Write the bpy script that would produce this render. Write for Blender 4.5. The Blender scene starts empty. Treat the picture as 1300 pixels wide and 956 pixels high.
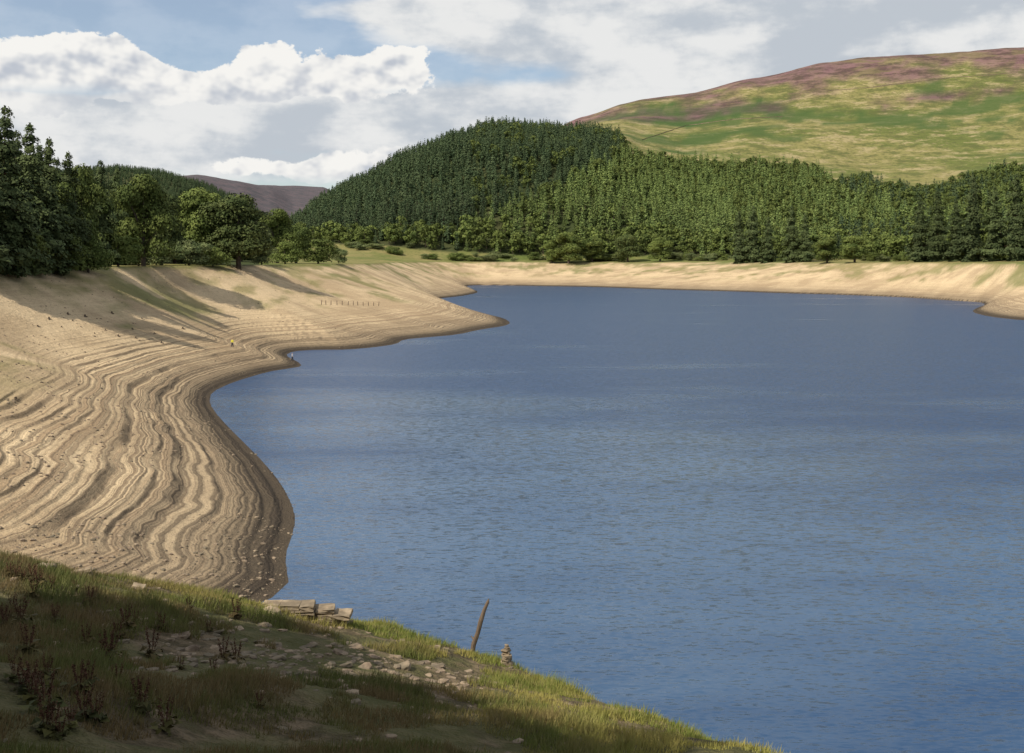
import bpy, bmesh, math, random
import numpy as np
from mathutils import Vector
random.seed(7); RNG = np.random.default_rng(11)
C = bpy.context.scene.collection
F = 1444.0; HZ = 330.0; CZ = 20.0; FULL = 18.5
SUN = Vector((-0.55, -0.40, 0.76)).normalized()

# ------------------------------------------------------------------ tagging
def tag(o, label=None, cat=None, group=None, kind=None):
    if label: o['label'] = label
    if cat: o['category'] = cat
    if group: o['group'] = group
    if kind: o['kind'] = kind
    return o
def empty(name, loc=(0,0,0), rz=0):
    o = bpy.data.objects.new(name, None); C.objects.link(o); o.location = loc; o.rotation_euler = (0,0,rz); return o
def copy_tree(o, parent=None):
    c = o.copy(); C.objects.link(c)
    if parent is not None: c.parent = parent
    for ch in o.children: copy_tree(ch, c)
    return c

# ------------------------------------------------------------------ numpy noise
def _h(xi, yi, s):
    h = (xi*374761393 + yi*668265263 + s*1442695041) & 0xffffffff
    h = ((h ^ (h >> 13))*1274126177) & 0xffffffff
    h = h ^ (h >> 16)
    return (h & 0xffff)/65535.0
def vnoise(x, y, s=0):
    xf = np.floor(x); yf = np.floor(y); xi = xf.astype(np.int64); yi = yf.astype(np.int64)
    a = x-xf; b = y-yf; a = a*a*(3-2*a); b = b*b*(3-2*b)
    return (_h(xi,yi,s)*(1-a)+_h(xi+1,yi,s)*a)*(1-b)+(_h(xi,yi+1,s)*(1-a)+_h(xi+1,yi+1,s)*a)*b
def fbm(x, y, o=4, s=0):
    t = 0; A = 1; n = 0
    for k in range(o):
        t = t+A*(vnoise(x, y, s+k*17)*2-1); n += A; A *= .5; x = x*2.03+5.1; y = y*2.03+1.7
    return t/n
def sst(a, b, v):
    t = np.clip((v-a)/(b-a), 0, 1); return t*t*(3-2*t)

# ------------------------------------------------------------------ plan of the basin
def W(px, py):
    d = CZ*F/(py-HZ); return ((px-650)/F*d, d)
def PD(px, d): return ((px-650)/F*d, d)
S0 = [(30,-60),(21,5),(14,26),(8,37),(0,44),(-9,47),(-17,51),(-20,56),(-17,62)] + [W(*p) for p in
 [(368,750),(362,705),(371,680),(376,660),(371,640),(358,615),(336,588),(308,560),(280,532),(266,512),(268,498),(296,485),(340,472),(366,468),(384,465),
  (378,459),(362,451),(372,446),(400,444),(440,444),(475,441),(503,437),(512,431),(545,428),(580,425),(612,418),(640,414),(649,410),(640,404),(615,398),
  (598,394),(580,389),(556,383),(556,379),(585,376),(606,372),(606,369),(590,365),(596,362),(650,362.5),(700,363.5),(760,364.5),(850,368),(930,370),(1000,372.5),
  (1060,374),(1100,375.5),(1160,378),(1215,382),(1246,383.5),(1252,387),(1240,391),(1233,396),(1255,402),(1300,407)]] + [(196,330),(215,200),(200,50),(160,-60)]
S1 = [(30,-90),(0,-14),(-30,0),(-60,25),(-74,60),(-82,100),(-86,150),(-87,200),(-84,260),(-80,320),(-72,380),(-64,450),(-66,560),
      PD(497,700),PD(520,860),PD(560,960),PD(640,985),PD(700,1000),PD(780,985),PD(850,950),PD(930,905),PD(1000,830),PD(1060,765),PD(1120,715),PD(1200,640),
      PD(1260,575),PD(1300,530),(262,470),(262,300),(250,100),(230,-90)]
def smooth_poly(P, it=2):
    P = np.array(P, float)
    for _ in range(it):
        Q = np.roll(P, -1, 0); P = np.stack([P*.78+Q*.22, P*.22+Q*.78], 1).reshape(-1, 2)
    return P
S0 = smooth_poly(S0, 1); S1 = smooth_poly(S1, 1)
def poly_dist(P, x, y):
    best = np.full(x.shape, 1e18); ins = np.zeros(x.shape, bool); Q = np.roll(P, -1, 0)
    for (ax, ay), (bx, by) in zip(P, Q):
        dx = bx-ax; dy = by-ay; L = dx*dx+dy*dy+1e-12
        t = np.clip(((x-ax)*dx+(y-ay)*dy)/L, 0, 1)
        q = (x-ax-t*dx)**2+(y-ay-t*dy)**2
        np.minimum(best, q, out=best)
        if ay != by:
            cr = ((ay > y) != (by > y)) & (x < dx*(y-ay)/dy+ax); ins ^= cr
    return np.sqrt(best), ins

# hills: height of the terrain by bearing and distance
TD = np.array([100,300,500,700,950,1100,1250,1500,1800,2200,2800,3500,5500,9500],float)
TT = {
 -900:[200,180,180,180,180,180,180,180,180,180,180,190,200,280],
 -300:[300,280,262,262,262,262,262,262,255,235,245,250,260,280],
 0:[325,314,304,302,302,300,298,290,270,232,250,250,260,280],
 100:[325,317,310,308,306,304,300,290,265,221,240,250,260,280],
 150:[325,321,315,312,310,308,302,290,262,217,235,240,260,280],
 200:[325,325,319,316,314,310,305,295,262,222,230,226,250,280],
 250:[325,328,323,320,316,314,310,302,275,236,235,222,245,280],
 300:[325,329,326,322,320,318,314,308,290,256,252,230,240,280],
 340:[325,329,327,325,320,316,312,308,300,280,268,242,237,280],
 372:[325,329,328,326,322,308,296,293,296,298,278,256,236,280],
 410:[325,329,328,327,323,300,272,264,272,282,275,262,238,280],
 450:[325,329,328,327,323,292,252,242,250,262,262,265,260,280],
 520:[325,329,328,328,324,280,220,206,215,230,240,265,260,280],
 580:[325,329,328,328,324,270,201,183,195,210,230,265,260,280],
 625:[325,329,328,328,324,263,193,168,182,195,230,265,260,280],
 680:[325,329,328,328,324,264,198,171,175,180,230,265,260,280],
 740:[325,329,328,328,324,270,208,175,162,151,200,265,260,280],
 790:[325,329,328,328,323,277,226,187,160,136,190,265,260,280],
 820:[325,329,328,328,323,283,240,200,165,129,190,265,260,280],
 870:[325,329,328,328,322,290,252,212,168,121,180,265,260,280],
 960:[325,329,328,328,318,290,256,212,160,98,170,265,260,280],
 1050:[325,329,328,328,314,290,258,215,155,79,160,265,260,280],
 1100:[325,329,328,327,312,290,260,218,155,72,160,265,260,280],
 1200:[325,329,327,322,306,288,258,213,148,66,150,265,260,280],
 1300:[325,329,325,316,300,280,248,203,138,60,150,265,260,280],
 1500:[325,329,320,305,290,265,235,190,125,55,150,265,260,280],
 2600:[325,320,300,280,260,240,210,160,110,50,150,265,260,280]}
TU = np.array(sorted(TT)); TP = np.array([TT[u] for u in TU], float)
def hermite(xs, v):
    i = np.clip(np.searchsorted(xs, v)-1, 0, len(xs)-2); t = np.clip((v-xs[i])/(xs[i+1]-xs[i]), 0, 1); return i, t
def table(u, d):
    i, t = hermite(TU, u); j, s = hermite(TD, d)
    def cm(p0, p1, p2, p3, t):
        m1 = (p2-p0)*.5*.8; m2 = (p3-p1)*.5*.8; t2 = t*t; t3 = t2*t
        return (2*t3-3*t2+1)*p1+(t3-2*t2+t)*m1+(-2*t3+3*t2)*p2+(t3-t2)*m2
    jm = np.clip(j-1, 0, len(TD)-1); jp = np.clip(j+2, 0, len(TD)-1)
    def row(k): return cm(TP[k, jm], TP[k, j], TP[k, j+1], TP[k, jp], s)
    ts = t*t*(3-2*t)*.5+t*.5
    py = row(i)*(1-ts)+row(i+1)*ts
    return CZ+(HZ-py)*d/F
# foreground hill
FC = [(0,712,26),(130,735,28),(0,866,15),(0,956,12),(330,765,30),(330,866,19),(330,956,15),(440,785,31),(600,826,30),(600,956,17),(740,878,26),(740,956,18),(870,925,21.5),(960,956,18.5)]
FP = [((p-650)/F*d, d, CZ-(q-HZ)*d/F) for p, q, d in FC]+[(0,0,18.4),(-6,2,18.3),(0,4,17.6),(0,8,16.1),(-4,8,16.3),(4,8,15.2),(5,14,12.6),(-15,10,16.4),(-25,18,16.2),(-32,20,17.0),(-25,4,18.0)]
FP = np.array(FP); A_ = np.c_[np.ones(len(FP)), FP[:,0], FP[:,1]]; CO = np.linalg.lstsq(A_, FP[:,2], rcond=None)[0]; RES = FP[:,2]-A_@CO
CREST = np.array([(-80,18),(-40,22),(-20,24.5),(-11.7,26),(-10.1,28),(-6.65,30),(-4.5,31),(-1.2,29.6),(1.2,26),(3.0,21.5),(3.9,18.5),(6,12),(9,0),(12,-60),(-80,-60)])
def fore(x, y):
    wsum = 0; v = 0
    for (a, b, _), r in zip(FP, RES):
        w = 1/((x-a)**2+(y-b)**2+.6)**1.6; wsum = wsum+w; v = v+w*r
    z = CO[0]+CO[1]*np.clip(x,-45,25)+CO[2]*np.clip(y,-10,60)+v/wsum
    dc, ins = poly_dist(CREST, x, y); dc = np.where(ins, 0, dc)
    return z-.68*dc*dc/(dc+.9)
# terraces
_st = np.cumsum(RNG.uniform(.12, .38, 130)*np.where(RNG.uniform(0,1,130) > .7, 2.0, 1)); _st = np.r_[0, _st]; _amp = RNG.uniform(.05, 1, 131)
def terrace(h):
    i = np.clip(np.searchsorted(_st, h)-1, 0, len(_st)-2); a = _st[i]; b = _st[i+1]; f = np.clip((h-a)/(b-a), 0, 1); A = _amp[i]*.9
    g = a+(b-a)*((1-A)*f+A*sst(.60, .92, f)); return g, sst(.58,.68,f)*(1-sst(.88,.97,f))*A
def Hfull(x, y):
    x = np.asarray(x, float); y = np.asarray(y, float)
    d = np.maximum(y, .5); u = 650+x/d*F
    d0, in0 = poly_dist(S0, x, y); d1, in1 = poly_dist(S1, x, y)
    far = sst(150, 420, y)
    t = d0/(d0+d1+1e-6)
    prof_near = .64*t+.18*t**2+.18*t**3; nearw = 1-sst(330, 520, y)
    h0 = FULL*(prof_near*nearw+t**.95*(1-nearw))
    h0 = h0+(fbm(x/38, y/38, 2, 3)*1.8*sst(1.0, 6.0, h0)*nearw+fbm(x/11, y/11, 3, 31)*.26*sst(0,1.8,h0))*(1-sst(15,18.5,h0))
    ter, ris = terrace(np.maximum(h0, 0)); brk_ = sst(-.35,.2,fbm(x/10, y/10, 3, 71))
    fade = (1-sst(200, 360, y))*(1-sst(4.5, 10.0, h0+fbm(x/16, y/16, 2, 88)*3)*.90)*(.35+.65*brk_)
    bank = h0*(1-fade)+ter*fade+fbm(x/1.2, y/1.2, 2, 55)*.055*(1-far)*sst(0,.5,h0)
    z = np.where(in0, -np.minimum(d0*.2, 3), bank)
    out = FULL+(table(u, d)-FULL)*sst(0, 90, d1)+fbm(x/30, y/30, 4, 9)*1.0*sst(0, 30, d1)+fbm(x/260, y/260, 4, 19)*16*sst(1350, 1800, y)*sst(0,90,d1)*(1-sst(2050,2250,y)*.75)
    z = np.where(in1, z, out)
    near = y < 90
    fz = np.full(x.shape, -50.0)
    if near.any():
        fz[near] = fore(x[near], y[near])+fbm(x[near]/1.6, y[near]/1.6, 4, 77)*.17
    fg = fz > z
    z = np.where(fg, fz, z)
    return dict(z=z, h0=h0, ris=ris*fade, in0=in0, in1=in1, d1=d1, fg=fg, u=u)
def H(x, y):
    x = np.atleast_1d(np.asarray(x, float)); y = np.atleast_1d(np.asarray(y, float)); return Hfull(x, y)['z']
def hz(x, y): return float(H(x, y)[0])
def ground_at(px, py, dmin=6, dmax=2500, n=900):
    d = np.exp(np.linspace(math.log(dmin), math.log(dmax), n)); x = (px-650)/F*d
    z = np.maximum(H(x, d), 0); ray = CZ-(py-HZ)*d/F
    k = np.argmax(z >= ray)
    if not (z >= ray).any(): k = np.argmin((ray-z)/d)
    return float(x[k]), float(d[k]), float(z[k])
DF = lambda u: np.interp(u, [372,400,450,560,700,850,930,1000,1100,1200,1300,1500],[1110,1060,1012,1010,1025,1000,950,880,795,705,605,512])
BD = lambda u: np.interp(u, [770,790,800,860,950,1040,1060,1100,1160,1210,1260,1300,1700],[0,188,205,212,216,221,238,234,252,240,224,219,210])
def forest(u, d, z):
    py = HZ-(z-CZ)*F/d
    a = (u > 370) & (d > DF(u)) & (py > BD(u)) & (d < 1600)
    b = (u < 352) & (d > 1700) & (d < 2330)
    c = (u < 330) & (d > 330) & (d < 1200)
    return a, b, c, py

# ------------------------------------------------------------------ mesh maker
def mesh_from(name, V, faces, mats=(), idx=None, smooth=False, attrs=None):
    me = bpy.data.meshes.new(name); V = np.ascontiguousarray(V, np.float32)
    me.vertices.add(len(V)); me.vertices.foreach_set('co', V.ravel())
    if not isinstance(faces, (list, tuple)): faces = [faces]
    faces = [np.asarray(f, np.int32) for f in faces if len(f)]
    lv = np.concatenate([f.ravel() for f in faces]); tot = np.concatenate([np.full(len(f), f.shape[1], np.int32) for f in faces])
    st = np.r_[0, np.cumsum(tot)[:-1]].astype(np.int32)
    me.loops.add(len(lv)); me.loops.foreach_set('vertex_index', lv)
    me.polygons.add(len(tot)); me.polygons.foreach_set('loop_start', st); me.polygons.foreach_set('loop_total', tot)
    if idx is not None: me.polygons.foreach_set('material_index', np.asarray(idx, np.int32))
    me.polygons.foreach_set('use_smooth', np.full(len(tot), smooth, bool))
    for m in mats: me.materials.append(m)
    if attrs:
        for k, v in attrs.items():
            a = me.attributes.new(k, 'FLOAT', 'POINT'); a.data.foreach_set('value', np.asarray(v, np.float32))
    me.update(calc_edges=True); return me
def obj(name, me, parent=None):
    o = bpy.data.objects.new(name, me); C.objects.link(o)
    if parent is not None: o.parent = parent
    return o
def tube(pts, rad, n=7):
    pts = [Vector(p) for p in pts]; V = []; Q = []
    for i, p in enumerate(pts):
        t = (pts[min(i+1, len(pts)-1)]-pts[max(i-1, 0)]).normalized()
        a = t.cross(Vector((0,1,.13))).normalized(); b = t.cross(a)
        for k in range(n):
            w = 2*math.pi*k/n; V.append(p+(a*math.cos(w)+b*math.sin(w))*rad[i])
        if i:
            for k in range(n): Q.append((i*n-n+k, i*n-n+(k+1)%n, i*n+(k+1)%n, i*n+k))
    return np.array([tuple(v) for v in V]), np.array(Q)
def join(parts):
    Vs = []; Fs = []; o = 0
    for V, Fq in parts: Vs.append(V); Fs.append(np.asarray(Fq)+o); o += len(V)
    return np.concatenate(Vs), np.concatenate(Fs)

# ------------------------------------------------------------------ node helpers
class NT:
    def __init__(s, nt): s.t = nt; nt.nodes.clear()
    def n(s, typ, **p):
        ins = p.pop('ins', {}); nd = s.t.nodes.new(typ)
        for k, v in p.items(): setattr(nd, k, v)
        for k, v in ins.items(): s.put(nd.inputs[k], v)
        return nd
    def put(s, i, v):
        if isinstance(v, bpy.types.NodeSocket): s.t.links.new(v, i)
        else: i.default_value = v
    def m(s, op, a, b=None, c=None, clamp=False):
        nd = s.t.nodes.new('ShaderNodeMath'); nd.operation = op; nd.use_clamp = clamp
        s.put(nd.inputs[0], a)
        if b is not None: s.put(nd.inputs[1], b)
        if c is not None: s.put(nd.inputs[2], c)
        return nd.outputs[0]
    def ss(s, a, b, v):
        nd = s.t.nodes.new('ShaderNodeMapRange'); nd.interpolation_type = 'SMOOTHSTEP'
        s.put(nd.inputs['Value'], v); s.put(nd.inputs['From Min'], a); s.put(nd.inputs['From Max'], b); return nd.outputs['Result']
    def mix(s, f, a, b, mode='MIX'):
        nd = s.t.nodes.new('ShaderNodeMix'); nd.data_type = 'RGBA'; nd.blend_type = mode
        s.put(nd.inputs[0], f); s.put(nd.inputs[6], (*a, 1) if isinstance(a, tuple) else a); s.put(nd.inputs[7], (*b, 1) if isinstance(b, tuple) else b)
        return nd.outputs[2]
    def noise(s, vec, scale, det=3, rough=.55, dim='3D', w=None, out='Fac'):
        nd = s.t.nodes.new('ShaderNodeTexNoise'); nd.noise_dimensions = dim
        if vec is not None and dim != '1D': s.put(nd.inputs['Vector'], vec)
        if w is not None: s.put(nd.inputs['W'], w)
        nd.inputs['Scale'].default_value = scale; nd.inputs['Detail'].default_value = det; nd.inputs['Roughness'].default_value = rough
        return nd.outputs[out]
    def attr(s, name): return s.n('ShaderNodeAttribute', attribute_name=name).outputs['Fac']
    def pos(s): return s.n('ShaderNodeNewGeometry').outputs['Position']
def newmat(name):
    m = bpy.data.materials.new(name); m.use_nodes = True; return m, NT(m.node_tree)
def finish(t, col, rough=.9, spec=.2, bump=None, bs=.5, bd=.1, transl=0, normal=None):
    ins = {'Base Color': col if isinstance(col, bpy.types.NodeSocket) else (*col, 1), 'Roughness': rough, 'Specular IOR Level': spec}
    p = t.n('ShaderNodeBsdfPrincipled', ins=ins)
    if bump is not None:
        b = t.n('ShaderNodeBump', ins={'Height': bump, 'Strength': bs, 'Distance': bd}); t.put(p.inputs['Normal'], b.outputs[0])
    if normal is not None: t.put(p.inputs['Normal'], normal)
    out = t.n('ShaderNodeOutputMaterial'); sh = p.outputs[0]
    if transl:
        tr = t.n('ShaderNodeBsdfTranslucent', ins={'Color': ins['Base Color']})
        mx = t.n('ShaderNodeMixShader', ins={0: transl}); t.put(mx.inputs[1], sh); t.put(mx.inputs[2], tr.outputs[0]); sh = mx.outputs[0]
    t.put(out.inputs[0], sh); return p
def foliage(name, c1, c2, c3, scale=.35):
    m, t = newmat(name); P = t.pos()
    n1 = t.noise(P, scale, 1); n2 = t.noise(P, .035, 1)
    r = t.n('ShaderNodeObjectInfo').outputs['Random']
    c = t.mix(t.ss(.35, .65, n1), c1, c2); c = t.mix(t.m('MULTIPLY', t.ss(.4, .7, n2), .6), c, c3)
    k = t.m('MULTIPLY_ADD', r, .5, .75); c = t.mix(1.0, c, t.n('ShaderNodeCombineColor', ins={0: k, 1: k, 2: k}).outputs[0], 'MULTIPLY')
    finish(t, c, .8, .12); return m
def bark(name, c1, c2):
    m, t = newmat(name); n = t.noise(t.pos(), 3, 3); finish(t, t.mix(n, c1, c2), .95, .1, n, .6, .05); return m
M_pine = foliage('pine needles', (.038,.060,.028), (.076,.100,.044), (.054,.080,.032), .16)
M_pinel = foliage('left bank needles', (.046,.064,.024), (.088,.108,.040), (.066,.084,.028), .3)
M_larch = foliage('larch needles', (.098,.138,.042), (.170,.210,.062), (.135,.175,.050), .16)
M_leaf = foliage('broad leaves', (.068,.094,.024), (.138,.164,.042), (.105,.128,.030), .2)
M_leafd = foliage('dark broad leaves', (.048,.066,.020), (.088,.104,.032), (.080,.088,.026))
M_bush = foliage('pale bush leaves', (.10,.130,.05), (.17,.19,.075), (.15,.16,.06))
M_bark = bark('tree bark', (.05,.038,.028), (.13,.10,.075))
M_barkr = bark('pine bark', (.09,.05,.032), (.20,.12,.08))

# ------------------------------------------------------------------ foliage clouds
def leaves(P, N, size, rng):
    n = len(P); N = N/np.linalg.norm(N, axis=1, keepdims=True)
    R = rng.normal(size=(n,3)); T = np.cross(N, R); T /= np.linalg.norm(T, axis=1, keepdims=True); B = np.cross(N, T)
    s = (size*rng.uniform(.6, 1.4, n))[:, None]
    V = np.stack([P-T*s*.55-B*s*.35, P+T*s*.55-B*s*.35, P+B*s*.75], 1).reshape(-1, 3)
    return V, np.arange(n*3).reshape(-1, 3)
def conifer(h, R, n, leaf, seed, base=.12, irregular=.15, pw=.85, tier=.55, tmax=.995):
    rng = np.random.default_rng(seed)
    t = base+(1-base)*(1-np.sqrt(1-rng.uniform(0, tmax, n)))
    nt_ = n//14; t[:nt_] = rng.uniform(.72, .985, nt_)
    tiers = max(7, int(h/1.5)); tq = (np.floor(t*tiers)+rng.uniform(.0, .6, n))/tiers; t = np.clip(t*(1-tier)+tq*tier, base, 1)
    nb = 7; ti = np.floor(t*tiers).astype(int)
    az0 = rng.uniform(0, 6.28, tiers+2)[ti]; br = rng.integers(0, nb, n)
    az = az0+br*6.283/nb+rng.normal(0, .24, n)
    lenv = rng.uniform(1-irregular*2, 1+irregular*.6, (tiers+2, nb))[ti, br]
    prof = np.minimum((1-t)**pw, .5+(t-base)*3.2)
    rr = R*prof*lenv; f = rng.uniform(.12, 1, n)**.6; r = rr*f+.03
    z = h*t-r*.24+rng.normal(0, .13*h/20, n)
    P = np.c_[np.cos(az)*r, np.sin(az)*r, z]; N = np.c_[np.cos(az)*.75, np.sin(az)*.75, np.full(n, .75)]+rng.normal(0, .34, (n,3))
    return leaves(P, N, leaf*(.6+.55*(1-t)), rng)
def lobes(h, w, k, seed, base=.25):
    rng = np.random.default_rng(seed); L = []
    for i in range(k):
        a = rng.uniform(0, 6.28); q = rng.uniform(0, 1)**.6; t = rng.uniform(0, 1)
        zz = h*(base+(1-base)*(.12+.74*t)); env = math.sin(math.pi*min(1, max(.12, .22+.62*t)))**.6
        r = w*.5*q*env*.74; s = rng.uniform(.17, .29)*w*(.9 if t < .8 else .7)
        L.append((math.cos(a)*r, math.sin(a)*r, zz, s))
    L.append((0, 0, h-.2*w, .22*w)); return L
def broad(h, w, n, leaf, seed, k=16, base=.2):
    rng = np.random.default_rng(seed+5); L = lobes(h, w, k, seed, base); Ls = np.array(L)
    pick = rng.choice(len(L), n, p=Ls[:,3]**2/np.sum(Ls[:,3]**2)); D = rng.normal(size=(n,3)); D /= np.linalg.norm(D, axis=1, keepdims=True)
    D[:,2] = np.where(D[:,2] < -.3, -D[:,2], D[:,2])
    rad = Ls[pick, 3]*(rng.uniform(.72, 1.1, n)); sc = np.array([1, 1, .8])
    P = Ls[pick, :3]+D*rad[:, None]*sc; P[:,2] = np.clip(P[:,2], h*base*.45, h*1.02)
    N = D+rng.normal(0, .36, (n,3)); V, Fa = leaves(P, N, leaf, rng); return V, Fa, L
def trunk_broad(h, w, L, seed):
    rng = random.Random(seed); r = h*.024+.05; parts = [tube([(0,0,-.6),(0,0,.3),(.1,.05,h*.2),(.15,.1,h*.5),(0,0,h*.8)], [r*1.6, r*1.15, r, r*.6, r*.12], 8)]
    for (x, y, z, s) in rng.sample(L, min(9, len(L))):
        zb = h*rng.uniform(.18, .4); parts.append(tube([(.1,.05,zb),(x*.45,y*.45,zb+(z-zb)*.55),(x,y,z)], [r*.5, r*.3, r*.07], 5))
    return join(parts)
def trunk_con(h, seed, lean=0):
    r = h*.013+.04; parts = [tube([(0,0,-.8),(0,0,.2),(lean*.4,0,h*.4),(lean*.8,0,h*.75),(lean,0,h*.92)], [r*1.5, r*1.1, r*.85, r*.4, r*.06], 7)]
    rng = random.Random(seed)
    for i in range(14):
        z = h*rng.uniform(.12, .8); a = rng.uniform(0, 6.28); l = (1-z/h)*h*.15+.4; x0 = lean*z/h
        parts.append(tube([(x0,0,z),(x0+math.cos(a)*l*.6, math.sin(a)*l*.6, z-.1*l),(x0+math.cos(a)*l, math.sin(a)*l, z-.1*l)], [r*.22, r*.13, r*.04], 4))
    return join(parts)
def make_tree(kind, h, w, n, leaf, seed, name, lm, bm, **kw):
    root = empty(name)
    if kind == 'c':
        V, Fa = conifer(h, w/2, n, leaf, seed, **kw); tv, tf = trunk_con(h, seed)
    else:
        V, Fa, L = broad(h, w, n, leaf, seed, **kw); tv, tf = trunk_broad(h, w, L, seed)
    obj('trunk', mesh_from('trunk', tv, tf, [bm], smooth=True), root)
    obj('crown', mesh_from('crown', V, Fa, [lm]), root); return root

# ------------------------------------------------------------------ GROUND
def seg(a, b, n): return np.exp(np.linspace(math.log(a), math.log(b), n, endpoint=False))
rows = np.r_[seg(2,12,24), seg(12,34,170), seg(34,50,30), seg(50,260,620), seg(260,1120,260), seg(1120,9400,130), [9400]]
cols = np.r_[np.linspace(-900,-24,50), np.arange(-20,700,2.0), np.arange(700,1322,3.5), np.linspace(1326,2200,50)]
X = (cols[None,:]-650)/F*rows[:,None]; Y = np.repeat(rows[:,None], len(cols), 1)
G = Hfull(X.ravel(), Y.ravel()); Z = G['z']; xr = X.ravel(); yr = Y.ravel(); u = G['u']
nr, nc = X.shape; ii = np.arange(nr*nc).reshape(nr, nc)
quads = np.stack([ii[:-1,:-1], ii[:-1,1:], ii[1:,1:], ii[1:,:-1]], -1).reshape(-1, 4)
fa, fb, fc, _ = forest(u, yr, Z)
bare = G['in1'] & ~G['fg']
nz = fbm(xr/18, yr/18, 4, 101); nzs = fbm(xr/4, yr/9, 4, 131)
green = np.where(bare, .72*sst(-.05,.45, nz*.8+nzs*.6+(G['h0']-10)*.035)*sst(4.5, 9, G['h0']), 0)
green = np.maximum(green, np.where(bare, sst(16.8, 18.4, G['h0']+nz*1.4), 0))
heath = sst(1925, 2075, yr+fbm(xr/90, yr/60, 5, 44)*280)*(u > 380)*(.80+.20*nz)
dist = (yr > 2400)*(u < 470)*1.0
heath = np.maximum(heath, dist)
brk = 1-sst(.7, 1.15, np.sqrt(((u-880+(yr-1900)*.35)/135)**2+((yr-1930)/90)**2)+fbm(xr/40, yr/30, 4, 61)*.6)
brk = np.maximum(brk, .8*sst(.28,.42, fbm(xr/120, yr/70, 5, 303))*(yr < 2000))
ground_attrs = dict(bare=bare*(1-green)*1.0, h0=G['h0'], riser_shade=np.where(bare, G['ris'], 0), fg=G['fg']*1.0, heath=heath, brack=brk, wood=(fa|fb|fc)*1.0, moor=np.maximum(sst(1250, 1500, yr)*(u > 600), dist), dist=dist)
m, t = newmat('ground'); P = t.pos()
h0 = t.attr('h0'); warp = t.noise(P, .12, 3)
hw = t.m('MULTIPLY_ADD', warp, .45, h0)
l1 = t.noise(None, 3.4, 3, .7, '1D', hw); l2 = t.noise(None, 9, 2, .6, '1D', hw)
nb = t.noise(P, .055, 5, .65); nf = t.noise(P, 1.6, 4, .7); nff = t.noise(P, 7, 2, .7)
lowk = t.m('SUBTRACT', 1.0, t.ss(3.5, 9.5, t.m('MULTIPLY_ADD', nb, 6.0, t.m('SUBTRACT', h0, 2.0))))
lowk = t.m('MULTIPLY_ADD', lowk, .85, .15)
sand = t.mix(t.ss(.38,.62, nb), (.62,.465,.28), (.42,.305,.18))
sand = t.mix(t.m('MULTIPLY', t.m('MULTIPLY', t.ss(.48,.62, l1), .75), lowk), sand, (.25,.165,.095))
sand = t.mix(t.m('MULTIPLY', t.m('MULTIPLY', t.ss(.52,.60, l2), .65), lowk), sand, (.17,.12,.075))
sand = t.mix(t.m('MULTIPLY', t.ss(.50,.68, nf), .45), sand, (.25,.18,.11))
sand = t.mix(t.m('MULTIPLY', t.ss(.55,.72, nff), .40), sand, (.64,.52,.36))
sand = t.mix(t.m('MULTIPLY', t.ss(.46,.32, nff), .40), sand, (.19,.135,.085))
sand = t.mix(t.m('MULTIPLY', t.attr('riser_shade'), .95), sand, (.055,.040,.028))  # shade on the terrace steps painted into the sand colour
low = t.m('SUBTRACT', 1.0, t.ss(1.8, 5.4, t.m('MULTIPLY_ADD', warp, 2.2, h0)))
sand = t.mix(t.m('MULTIPLY', low, .68), sand, t.mix(t.ss(.45,.58, l2), (.24,.18,.115), (.085,.065,.045)))
wet = t.m('SUBTRACT', 1.0, t.ss(.60, 1.5, t.m('MULTIPLY_ADD', nf, .6, h0)))
sand = t.mix(t.m('MULTIPLY', wet, .88), sand, (.040,.031,.023))
ng = t.noise(P, .022, 4, .6); ng2 = t.noise(P, .35, 3, .65)
grass = t.mix(t.ss(.35,.65, ng), (.115,.140,.036), (.24,.20,.08)); grass = t.mix(t.m('MULTIPLY', t.ss(.45,.7, ng2), .6), grass, (.080,.105,.028))
mp = t.n('ShaderNodeMapping', ins={'Vector': P}); mp.inputs['Scale'].default_value = (1, 1.4, 2.0)
nm = t.noise(mp.outputs[0], .0055, 6, .70); nm2 = t.noise(mp.outputs[0], .024, 5, .78); nm3 = t.noise(P, .13, 2, .7)
moor = t.mix(t.ss(.42,.57, nm), (.120,.135,.036), (.215,.190,.070)); moor = t.mix(t.m('MULTIPLY', t.ss(.52,.60, nm2), .70), moor, (.34,.27,.145)); moor = t.mix(t.m('MULTIPLY', t.ss(.49,.41, nm2), .75), moor, (.080,.092,.028))
moor = t.mix(t.m('MULTIPLY', t.ss(.52,.62, nm3), .5), moor, (.085,.080,.034))
moor = t.mix(t.attr('brack'), moor, t.mix(nm3, (.035,.068,.02), (.07,.11,.03)))
hcol = t.mix(t.ss(.42,.58, nm2), (.085,.046,.050), (.170,.088,.100)); hcol = t.mix(t.m('MULTIPLY', t.ss(.56,.62, nm), .55), hcol, (.16,.13,.06))
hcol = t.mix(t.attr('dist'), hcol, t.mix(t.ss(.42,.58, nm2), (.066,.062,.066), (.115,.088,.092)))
moor = t.mix(t.attr('heath'), moor, hcol)
fgc = t.mix(t.ss(.4,.62, nf), (.075,.058,.032), (.17,.125,.078)); fgc = t.mix(t.m('MULTIPLY', t.ss(.42,.58, ng2), .6), fgc, (.085,.09,.030))
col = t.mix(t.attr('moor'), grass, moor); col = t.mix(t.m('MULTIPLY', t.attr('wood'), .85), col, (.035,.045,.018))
col = t.mix(t.attr('bare'), col, sand); col = t.mix(t.attr('fg'), col, fgc)
bh = t.m('ADD', t.m('MULTIPLY', l1, t.m('MULTIPLY', t.m('MULTIPLY', t.attr('bare'), lowk), 1.0)), t.m('ADD', t.m('MULTIPLY', nf, .8), t.m('MULTIPLY', nff, .2)))
finish(t, col, .95, .1, bh, .9, .35)
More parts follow.
